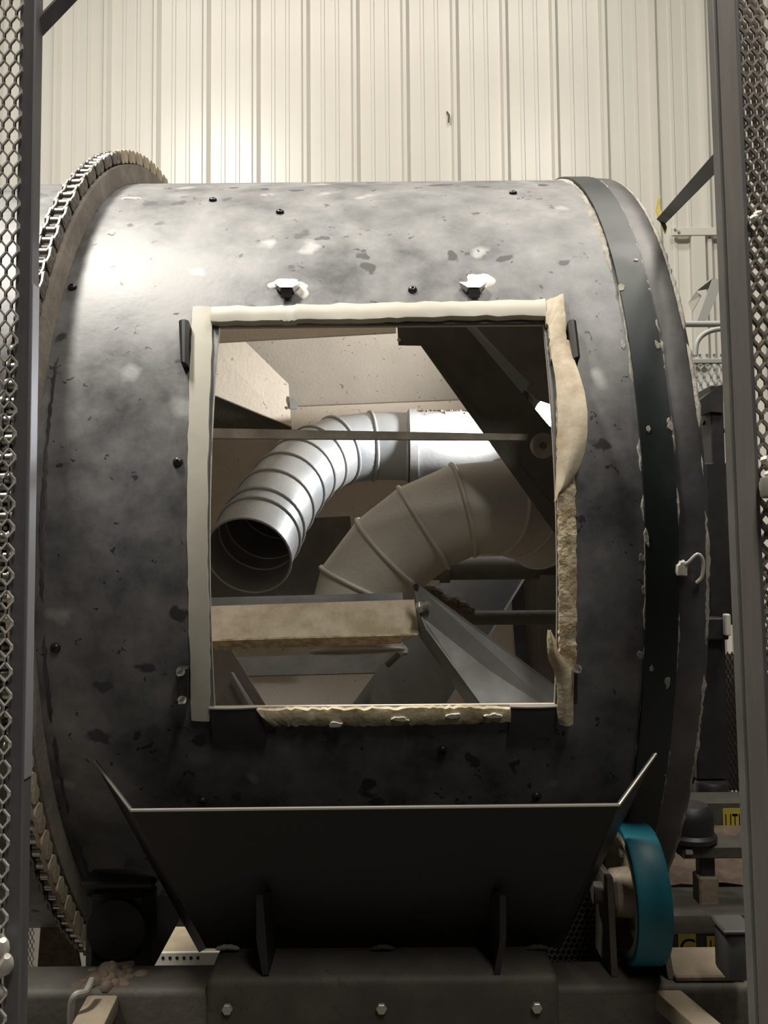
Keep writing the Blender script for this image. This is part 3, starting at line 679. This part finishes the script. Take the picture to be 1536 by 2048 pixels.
# ================================================================== ROLLERS
def trunnion():
    Yr = 1.165; c = at(1272, 1784, Yr); rr = 0.088
    t = thing('support_roller', 'teal rubber-tyred support roller under the right end of the drum', 'roller', (c.x, c.y, c.z-rr))
    hw = 0.0215
    obj('tyre', ringloop([(rr-0.010,-hw),(rr-0.002,-hw),(rr,-hw+0.003),(rr,hw-0.003),(rr-0.002,hw),(rr-0.010,hw)], c, (1,0,0), 64), 'teal', t, label='teal rubber tyre')
    wh = obj('wheel_disc', lathe([(0.015,-hw+0.012),(0.060,-hw+0.012),(0.070,-hw),(rr-0.0105,-hw-0.0005),(rr-0.0105,hw+0.0005),(0.070,hw),(0.06,hw-0.012),(0.015,hw-0.012)], c, (1,0,0), 48), 'wheel_tan', t)
    hb = obj('hub', lathe([(0.026,-hw-0.014),(0.030,-hw-0.010),(0.032,-hw+0.010),(0.032,hw-0.010),(0.030,hw+0.006),(0.026,hw+0.008)], c, (1,0,0), 32), 'wheel_tan', t)
    for k in range(6):
        a = k*math.pi/3; p = c + Vector((-hw+0.012, 0.05*math.cos(a), 0.05*math.sin(a))); obj('wheel_bolt', hexhead(p, (-1,0,0), 0.006, 0.005), 'bolt_zinc', wh)
    obj('axle', tube([c + Vector((-0.058,0,0)), c + Vector((0.036,0,0))], 0.014, 20), 'beam_steel', t)
    for s, x in ((-1, c.x-0.046), (1, c.x+0.024)):
        V = [(c.y-0.03, c.z+0.03), (c.y+0.03, c.z+0.03), (c.y+0.042, zt+0.001), (c.y-0.042, zt+0.001)]
        if s > 0: V = [(c.y-0.02, c.z-0.035), (c.y+0.02, c.z-0.035), (c.y+0.03, zt+0.001), (c.y-0.05, zt+0.001)]
        v = [Vector((x, a, b)) for a, b in V] + [Vector((x+0.008, a, b)) for a, b in V]
        obj('axle_bracket', (v, [(0,1,2,3),(7,6,5,4),(0,4,5,1),(1,5,6,2),(2,6,7,3),(3,7,4,0)]), 'beam_steel', t, smooth=0)
    return c
rc = trunnion()
def thrust():
    Y = 1.50; c = at(1381, 1685, Y)
    t = thing('thrust_roller', 'dark dome-shaped thrust roller on a small bracket at the right', 'roller', tuple(at(1405, 1745, Y)))
    u = 1/F*Y
    obj('roller_body', lathe([(44*u,4*u),(50*u,8*u),(50*u,16*u),(44*u,22*u),(45*u,52*u),(42*u,66*u),(34*u,74*u),(14*u,77*u),(4*u,77*u)], c, (0,0,1), 40), 'black_steel', t)
    obj('bracket_arm', bevbox((c.x-28*u, Y-0.03, c.z-20*u), (c.x+125*u, Y+0.03, c.z+3*u), 0.002, 1), 'beam_steel', t)
    obj('bracket_nose', lathe([(28*u,-20*u),(28*u,3*u)], (c.x-28*u+28*u, Y, c.z), (0,0,1), 24), 'beam_steel', t)
    obj('bracket_post', bevbox((c.x+13*u, Y-0.012, c.z-62*u), (c.x+42*u, Y+0.012, c.z-18*u), 0.002, 1), 'black_steel', t)
    obj('bracket_foot', bevbox((c.x+8*u, Y-0.018, c.z-118*u), (c.x+46*u, Y+0.018, c.z-60*u), 0.003, 1), 'bar_dust', t)
    obj('bracket_nut', hexhead(at(1377, 1699, Y-0.032), (0,-0.3,-1), 0.007, 0.008), 'bolt_zinc', t)
    return c
tc_ = thrust()
zb = at(1420, 1830, 1.44).z
sb = thing('side_beam', 'dust-covered side beam behind the teal roller', 'beam', (0.72, 1.52, zb-0.06))
obj('beam_body', bevbox((0.445, 1.44, zb-0.030), (0.95, 1.60, zb), 0.004, 2), 'beam_steel', sb)
V = []; Fc = []; nx, ny = 26, 14
for i in range(nx):
    for j in range(ny):
        x = 0.45+0.48*i/(nx-1); y = 1.56+0.22*j/(ny-1)
        V.append(Vector((x, y, zb + 0.002 + 0.035*(j/(ny-1))**1.4 + random.uniform(0, 0.006))))
for i in range(nx-1):
    for j in range(ny-1): a = i*ny+j; Fc.append((a, a+ny, a+ny+1, a+1))
obj('dust_heap', (V, Fc), 'dust_brown', label='sloping heap of brown dust behind the thrust roller', cat='dust', kind='stuff')
# right foot of the base: dusty ledge and pillow block
obj('end_ledge', bevbox((at(1335,1940,1.14).x, 1.108, zt+0.0005), (at(1470,1940,1.14).x, 1.19, zt+0.008), 0.002, 1), 'bar_dust', label='tan dusted ledge at the right end of the base beam', cat='ledge')
pbk = thing('pillow_block', 'grey bearing block at the right end of the base beam', 'bearing', tuple(at(1470, 1962, 1.06)))
a, b = at(1452,1962,1.05), at(1510,1866,1.05)
obj('block_body', bevbox((a.x, 1.045, a.z), (b.x, 1.088, b.z), 0.006, 2), 'plate_black', pbk)
obj('block_cap', bevbox((a.x-0.003, 1.043, b.z), (b.x, 1.090, b.z+0.006), 0.002, 1), 'plate_black', pbk)

# ================================================================== CAGE FRAMES IN FRONT
def exp_mesh(x0, x1, z0, z1, Y, sw, lw, t, dep, edge=None):
    """expanded metal: zigzag strands; one shared sheet"""
    gs = []; n = int((x1-x0)/(sw/2))+1; rows = int((z1-z0)/lw)+1
    for k in range(n):
        xc = x0 + k*sw/2; V = []; Fc = []
        sgn = 1 if k % 2 == 0 else -1
        pts = []
        for i in range(rows*2+1):
            z = z0 + i*lw/2; off = sgn*(1 if i % 2 == 0 else -1)*sw*0.25
            for dz in (-0.10, 0.10): pts.append((xc+off, z+dz*lw))
        for (x, z) in pts:
            V += [Vector((x-t/2, Y, z)), Vector((x+t/2, Y-dep*0.3, z)), Vector((x+t/2, Y+dep, z)), Vector((x-t/2, Y+dep, z))]
        for i in range(len(pts)-1):
            for q in range(4): z = (q+1) % 4; Fc.append((i*4+q, i*4+z, i*4+4+z, i*4+4+q))
        Fc += [(0,1,2,3), tuple(len(V)-4+q for q in (3,2,1,0))]
        gs.append((V, Fc))
    return join(*gs)
CY = 0.85
def pxx(px, py, Y=CY): return at(px, py, Y).x
zlo, zhi = 0.9, 2.15
lf = thing('cage_frame', 'left cage frame with expanded metal mesh and dark post', 'cage', (pxx(40,1024), CY, zlo))
xl0 = pxx(30, 1024)
xl1 = pxx(55, 1024)
obj('post', bevbox((xl0-0.004, CY, zlo), (xl1, CY+0.020, zhi), 0.0015, 1), 'post_steel', lf)
obj('post_glint', bevbox((xl1-0.001, CY+0.0015, at(70,1560,CY).z), (xl1+0.0012, CY+0.0185, at(70,565,CY).z), 0.0005, 1), 'galv_lit_edge', lf, label='reflected highlight laid in colour on the side of the post')  # pale inlay only where the post side reflects light
obj('expanded_mesh', exp_mesh(pxx(-46,1024), pxx(26,1024), zlo, zhi, CY-0.006, 0.0120, 0.0236, 0.0026, 0.0022), 'mesh_paint', lf, label='grey diamond mesh')
p1, p2 = at(88, 45, CY+0.02), at(160, -30, CY+0.02)
obj('brace', tube([p1 + (p1-p2)*0.4, p2 + (p2-p1)], 0.0095, 4), 'post_steel', lf, smooth=0, label='diagonal brace at the top')
for py, px in ((1893, 4), (1925, 12)):
    q = at(px, py, CY-0.012); obj('latch_knob', lathe([(.006,-.012),(.008,-.006),(.006,.004),(.003,.010)], q, (0.4,-0.6,1), 12), 'white_paint', lf)

rf = thing('cage_frame', 'right cage frame with dark post and brown mesh', 'cage', (pxx(1480,1024), CY, zlo))
xr0, xr1 = pxx(1459,1024), pxx(1500,1024)
obj('post', bevbox((xr0, CY, zlo), (xr1, CY+0.006, zhi), 0.0015, 1), 'post_brown', rf)
obj('post_leg', bevbox((xr0-0.0038, CY, zlo), (xr0, CY+0.015, zhi), 0.001, 1), 'strip_grey', rf, label='thin light edge strip of the post')
obj('post_return', bevbox((xr1-0.001, CY+0.002, zlo), (xr1+0.004, CY+0.045, zhi), 0.001, 1), 'post_steel', rf)
obj('expanded_mesh', exp_mesh(pxx(1502,1024), pxx(1600,1024), zlo, zhi, CY+0.004, 0.0120, 0.0236, 0.0034, 0.0026), 'mesh_brown', rf, label='brown diamond mesh')
obj('expanded_mesh', exp_mesh(pxx(1500,1024)+0.003, pxx(1600,1024), zlo+0.007, zhi, CY+0.050, 0.0125, 0.0240, 0.0034, 0.0026), 'mesh_brown', rf)
lt = obj('latch_bracket', bevbox((pxx(1500,975), CY-0.03, at(1500,998,CY).z), (pxx(1560,975), CY-0.002, at(1500,956,CY).z), 0.003, 2), 'post_brown', rf, label='latch bracket on the right post')
for px, py in ((1511,922),(1521,928),(1519,950),(1524,1010)):
    obj('latch_bolt', hexhead(at(px, py, CY-0.002), (0.5,-1,0.2), 0.0042, 0.007), 'white_paint', lt)
for px, py in ((1506,428),(1498,436)):
    obj('mesh_clip', lathe([(.003,-.004),(.004,0),(.002,.004)], at(px, py, CY-0.003), (1,-0.4,0.4), 8), 'white_paint', rf)
rf.location.x += 0.0130; rf.rotation_euler = (0, -0.008, 0)      # this frame leans slightly
q1, q2 = at(1450, 305, CY+0.05), at(1327, 437, 1.45)
br = thing('brace_tube', 'dark square diagonal brace tube right of the drum top', 'brace', tuple(q2))
obj('tube_body', tube([q1, q2], 0.0118, 4), 'post_steel', br, smooth=0)
tg = thing('warning_tape', 'scrap of yellow tape hanging at the end of the diagonal brace', 'tape', tuple(at(1325, 465, 1.46)))
obj('tape_scrap', ppl([(1316,395,1.45),(1322,391,1.47),(1319,410,1.45),(1326,432,1.44),(1334,455,1.44),(1331,468,1.44),(1322,445,1.44),(1312,420,1.45)], 0.002), 'yellow_tag', tg)

# ================================================================== MACHINERY BEHIND, RIGHT
YB = WALL_Y - 0.055
def bx(px0, py0, px1, py1, Y, dep, r=0.003):
    a, b = at(px0, py1, Y), at(px1, py0, Y); return bevbox((a.x, Y, a.z), (b.x, Y+dep, b.z), r, 1)
wb = thing('white_bracket', 'white bolted T-shaped bracket frame in front of the right of the wall', 'bracket', tuple(at(1400, 720, YB)))
obj('cross_arm', bx(1345,454,1450,471,YB,0.02), 'machine_white', wb)
obj('upright', bx(1391,471,1411,730,YB+0.004,0.03), 'machine_white', wb)
for px, py in ((1350,459),(1357,464)): obj('arm_bolt', hexhead(at(px,py,YB), (0,-1,0), 0.009, 0.008), 'machine_grey', wb)
ch = thing('chute', 'grey folded sheet metal chute right of the drum', 'chute', tuple(at(1410, 640, 3.1)))
obj('chute_plate', ppl([(1425,558,3.1),(1448,558,3.1),(1413,641,3.1),(1395,641,3.1)], 0.006), 'machine_grey', ch, smooth=0)
obj('chute_plate', ppl([(1393,582,3.15),(1426,556,3.1),(1424,566,3.12),(1418,578,3.15)], 0.006), 'machine_grey', ch, smooth=0)
xs = at(1450,640,3.1).x; obj('chute_leg', bevbox((xs, 3.09, 0), (xs+0.04, 3.13, at(1450,560,3.1).z), 0.002, 1), 'machine_grey', ch)
obj('chute_plate', ppl([(1376,606,3.2),(1393,582,3.16),(1402,592,3.16),(1384,625,3.2)], 0.006), 'machine_white', ch, smooth=0)
hr = thing('guard_rail', 'pair of pale grey pipe rails right of the drum', 'rail', tuple(at(1400, 690, 2.9)))
obj('rail_pipe', tube([at(1370,648,2.9), at(1460,648,2.9)], 0.011, 14), 'machine_grey', hr)
obj('rail_bend', tube(bez([at(1460,658,2.85), at(1432,659,2.85), at(1408,668,2.85), at(1394,685,2.85), at(1390,712,2.85)], 24), 0.009, 12), 'machine_grey', hr)
xs = at(1456,650,2.9).x; obj('rail_post', tube([(xs, 2.9, 0), (xs, 2.9, at(1456,648,2.9).z)], 0.011, 12), 'machine_grey', hr)
xs = at(1456,650,2.85).x; obj('rail_post', tube([(xs, 2.85, 0), (xs, 2.85, at(1456,658,2.85).z)], 0.009, 12), 'machine_grey', hr)
ug = thing('mesh_guard', 'small pale mesh guard above the black column', 'guard', tuple(at(1420, 775, 2.8)))
a, b = at(1385, 800, 2.8), at(1462, 722, 2.8)
obj('guard_mesh', exp_mesh(a.x, b.x, a.z, b.z, 2.8, 0.024, 0.05, 0.007, 0.004), 'machine_grey', ug)
obj('guard_bar', bevbox((a.x-0.01, 2.795, b.z-0.008), (b.x, 2.81, b.z+0.008), 0.002, 1), 'machine_grey', ug)
obj('guard_post', bevbox((b.x-0.02, 2.80, 0), (b.x, 2.82, b.z), 0.001, 1), 'machine_grey', ug)
col = thing('black_column', 'black upright machine column between the drum and the right post', 'column', tuple(at(1425, 1580, 2.2)))
obj('column_body', bx(1425,770,1446,930,2.2,0.12), 'black_steel', col)
obj('column_body', bx(1421,925,1480,1250,2.2,0.12), 'black_steel', col)
obj('column_lower', bx(1395,1255,1450,1560,2.15,0.12), 'black_steel', col)
obj('column_head', ppl([(1400,800,2.19),(1440,770,2.19),(1446,770,2.19),(1446,825,2.19),(1420,823,2.19),(1400,832,2.19)], 0.06), 'black_steel', col, smooth=0)
obj('column_collar', bx(1400,1236,1457,1280,2.12,0.16), 'black_steel', col)
obj('column_base', bx(1400,1575,1446,1750,2.17,0.10), 'black_steel', col)
obj('column_foot', lathe([(0.040,0),(0.040,0.02),(0.036,0.026)], at(1423,1583,2.15), (0,0,1), 24), 'black_steel', col)
obj('column_strut', tube([at(1405,845,2.25), at(1450,862,2.25)], 0.006, 8), 'black_steel', col)
obj('column_tab', bx(1452,1228,1462,1272,2.1,0.02), 'machine_white', col)
rg = thing('mesh_guard', 'dark rear mesh guard panel low at the right behind the column', 'guard', tuple(at(1430, 1590, 2.4)))
a, b = at(1350, 1590, 2.4), at(1500, 1310, 2.4)
obj('guard_mesh', exp_mesh(a.x, b.x, a.z, b.z, 2.4, 0.012, 0.026, 0.003, 0.002), 'black_steel', rg)
obj('guard_backing', bevbox((a.x, 2.44, a.z), (b.x, 2.445, b.z), 0.001, 1), 'dust_brown', rg)
for xx in (a.x, b.x-0.02): obj('guard_post', bevbox((xx, 2.41, 0), (xx+0.02, 2.435, b.z), 0.001, 1), 'black_steel', rg)
fb = thing('frame_bar', 'flat topped frame bar behind the thrust roller', 'beam', tuple(at(1420, 1620, 1.9)))
zf = at(1420, 1604, 1.85).z
obj('bar_body', bevbox((at(1365,1600,1.85).x, 1.85, zf-0.10), (at(1520,1600,1.85).x, 1.93, zf), 0.003, 1), 'beam_steel', fb)
xs = at(1515,1600,1.87).x; obj('bar_leg', bevbox((xs-0.05, 1.87, 0), (xs-0.005, 1.91, zf-0.09), 0.002, 1), 'beam_steel', fb)
def sticker(parent, x0, x1, z0, z1, y, word, size):
    st = obj('caution_sticker', bevbox((x0, y, z0), (x1, y+0.001, z1), 0.0002, 1), 'yellow', parent, label='yellow caution sticker with black lettering')
    cu = bpy.data.curves.new('lettering', 'FONT'); cu.body = word; cu.size = size; cu.extrude = 0.0003; cu.space_character = 1.05
    tob = bpy.data.objects.new('tmp', cu); C.objects.link(tob); dg = bpy.context.evaluated_depsgraph_get()
    me = bpy.data.meshes.new_from_object(tob.evaluated_get(dg)); bpy.data.objects.remove(tob)
    vs = [v.co.copy() for v in me.vertices]; fs = [tuple(p.vertices) for p in me.polygons]
    mx = max(v.x for v in vs)
    my0, my1 = min(v.y for v in vs), max(v.y for v in vs)
    k = (z1-z0)*0.62/(my1-my0); kx = (x1-x0)*0.90/mx
    vs = [Vector((x0+(x1-x0)*0.05+v.x*kx, y-0.0004, (z0+z1)/2+(v.y-(my0+my1)/2)*k)) for v in vs]
    obj('lettering', (vs, fs), 'ink', st, smooth=0)
a, b = at(1447,1672,1.848), at(1447,1617,1.848)
sticker(fb, a.x, a.x+0.075, a.z, b.z, 1.848, 'UTION', 0.05)
fl2 = thing('floor_stand', 'dark floor stand with yellow caution stickers under the side beam', 'stand', (at(1400,1925,1.62).x, 1.62, 0))
a, b = at(1350,1930,1.62), at(1500,1868,1.62)
obj('leg_plate', bevbox((a.x, 1.62, 0.0), (b.x, 1.63, b.z), 0.001, 1), 'black_steel', fl2)
a, b = at(1358,1922,1.616), at(1392,1868,1.616); sticker(fl2, a.x, b.x, a.z, b.z, 1.617, 'C', 0.05)
a, b = at(1415,1918,1.616), at(1442,1872,1.616); sticker(fl2, a.x, b.x, a.z, b.z, 1.617, '10', 0.05)

# ================================================================== UNDER THE DRUM, LEFT
dh = thing('drum_infill', 'dark gearbox block added for the dark lower left of the drum', 'infill', tuple(at(235, 1930, 1.21)))  # dark block added in place of the drum's dark lower side
obj('infill_body', bx(165,1778,300,1960,1.195,0.05,0.012), 'black_steel', dh)
obj('infill_flange', bx(158,1764,306,1780,1.19,0.055), 'black_steel', dh)
obj('infill_cap', lathe([(0.04,0),(0.04,0.008),(0.025,0.012)], at(235,1855,1.195), (0,-1,0), 24), 'black_steel', dh)
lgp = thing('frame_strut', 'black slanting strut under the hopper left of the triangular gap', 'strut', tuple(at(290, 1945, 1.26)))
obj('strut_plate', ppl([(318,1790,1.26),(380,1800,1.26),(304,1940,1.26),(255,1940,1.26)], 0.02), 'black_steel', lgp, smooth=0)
pan = thing('perforated_pan', 'tan dusted pan with a pale perforated lip seen through the gap', 'pan', (at(350,1925,3.05).x, 3.05, 0))
pa, pb_ = at(250, 1930, 3.05), at(460, 1903, 3.05)
obj('pan_floor', bevbox((pa.x, 3.06, 0), (pb_.x, 3.9, pb_.z-0.004), 0.004, 1), 'dust_tan', pan)
pl_ = obj('pan_lip', bevbox((pa.x, 3.045, 0), (pb_.x, 3.058, pb_.z), 0.002, 1), 'machine_white', pan)
for k in range(7): obj('lip_hole', lathe([(.006,0),(.006,.001)], at(312+k*14, 1916, 3.044), (0,-1,0), 8), 'ink', pl_)
ugd = thing('mesh_guard', 'dark mesh guard under the drum between the hopper and the teal roller', 'guard', tuple(at(1180, 1925, 1.30)))
ga, gb = at(1090, 1960, 1.24), at(1222, 1700, 1.24)
obj('guard_mesh', exp_mesh(ga.x, gb.x, ga.z, gb.z-0.02, 1.236, 0.008, 0.016, 0.002, 0.002), 'beam_steel', ugd)
obj('guard_backing', bevbox((ga.x, 1.242, ga.z), (gb.x, 1.246, gb.z), 0.001, 1), 'black_steel', ugd)
bed = thing('bed_frame', 'black bed frame member behind the base beam under the drum', 'frame', (0, 1.9, 0))
obj('bed_rail', bevbox((-0.30, 1.70, 0), (0.95, 1.76, ZC-R-0.02), 0.004, 1), 'black_steel', bed)
gp = thing('rusty_plate', 'brown dusty guard plate low at the left behind the chain', 'plate', tuple(at(105, 1930, 1.5)))
obj('plate_body', ppl([(85,1800,1.55),(135,1790,1.55),(160,1935,1.55),(75,1935,1.55)], 0.008), 'dust_brown', gp, smooth=0)
lm_ = thing('mesh_guard', 'narrow pale mesh strip low at the left beside the post', 'guard', tuple(at(62, 1925, 1.9)))
a, b = at(50, 1935, 1.9), at(70, 1755, 1.9)
obj('guard_mesh', exp_mesh(a.x, b.x, a.z, b.z, 1.9, 0.008, 0.018, 0.002, 0.002), 'machine_white', lm_)
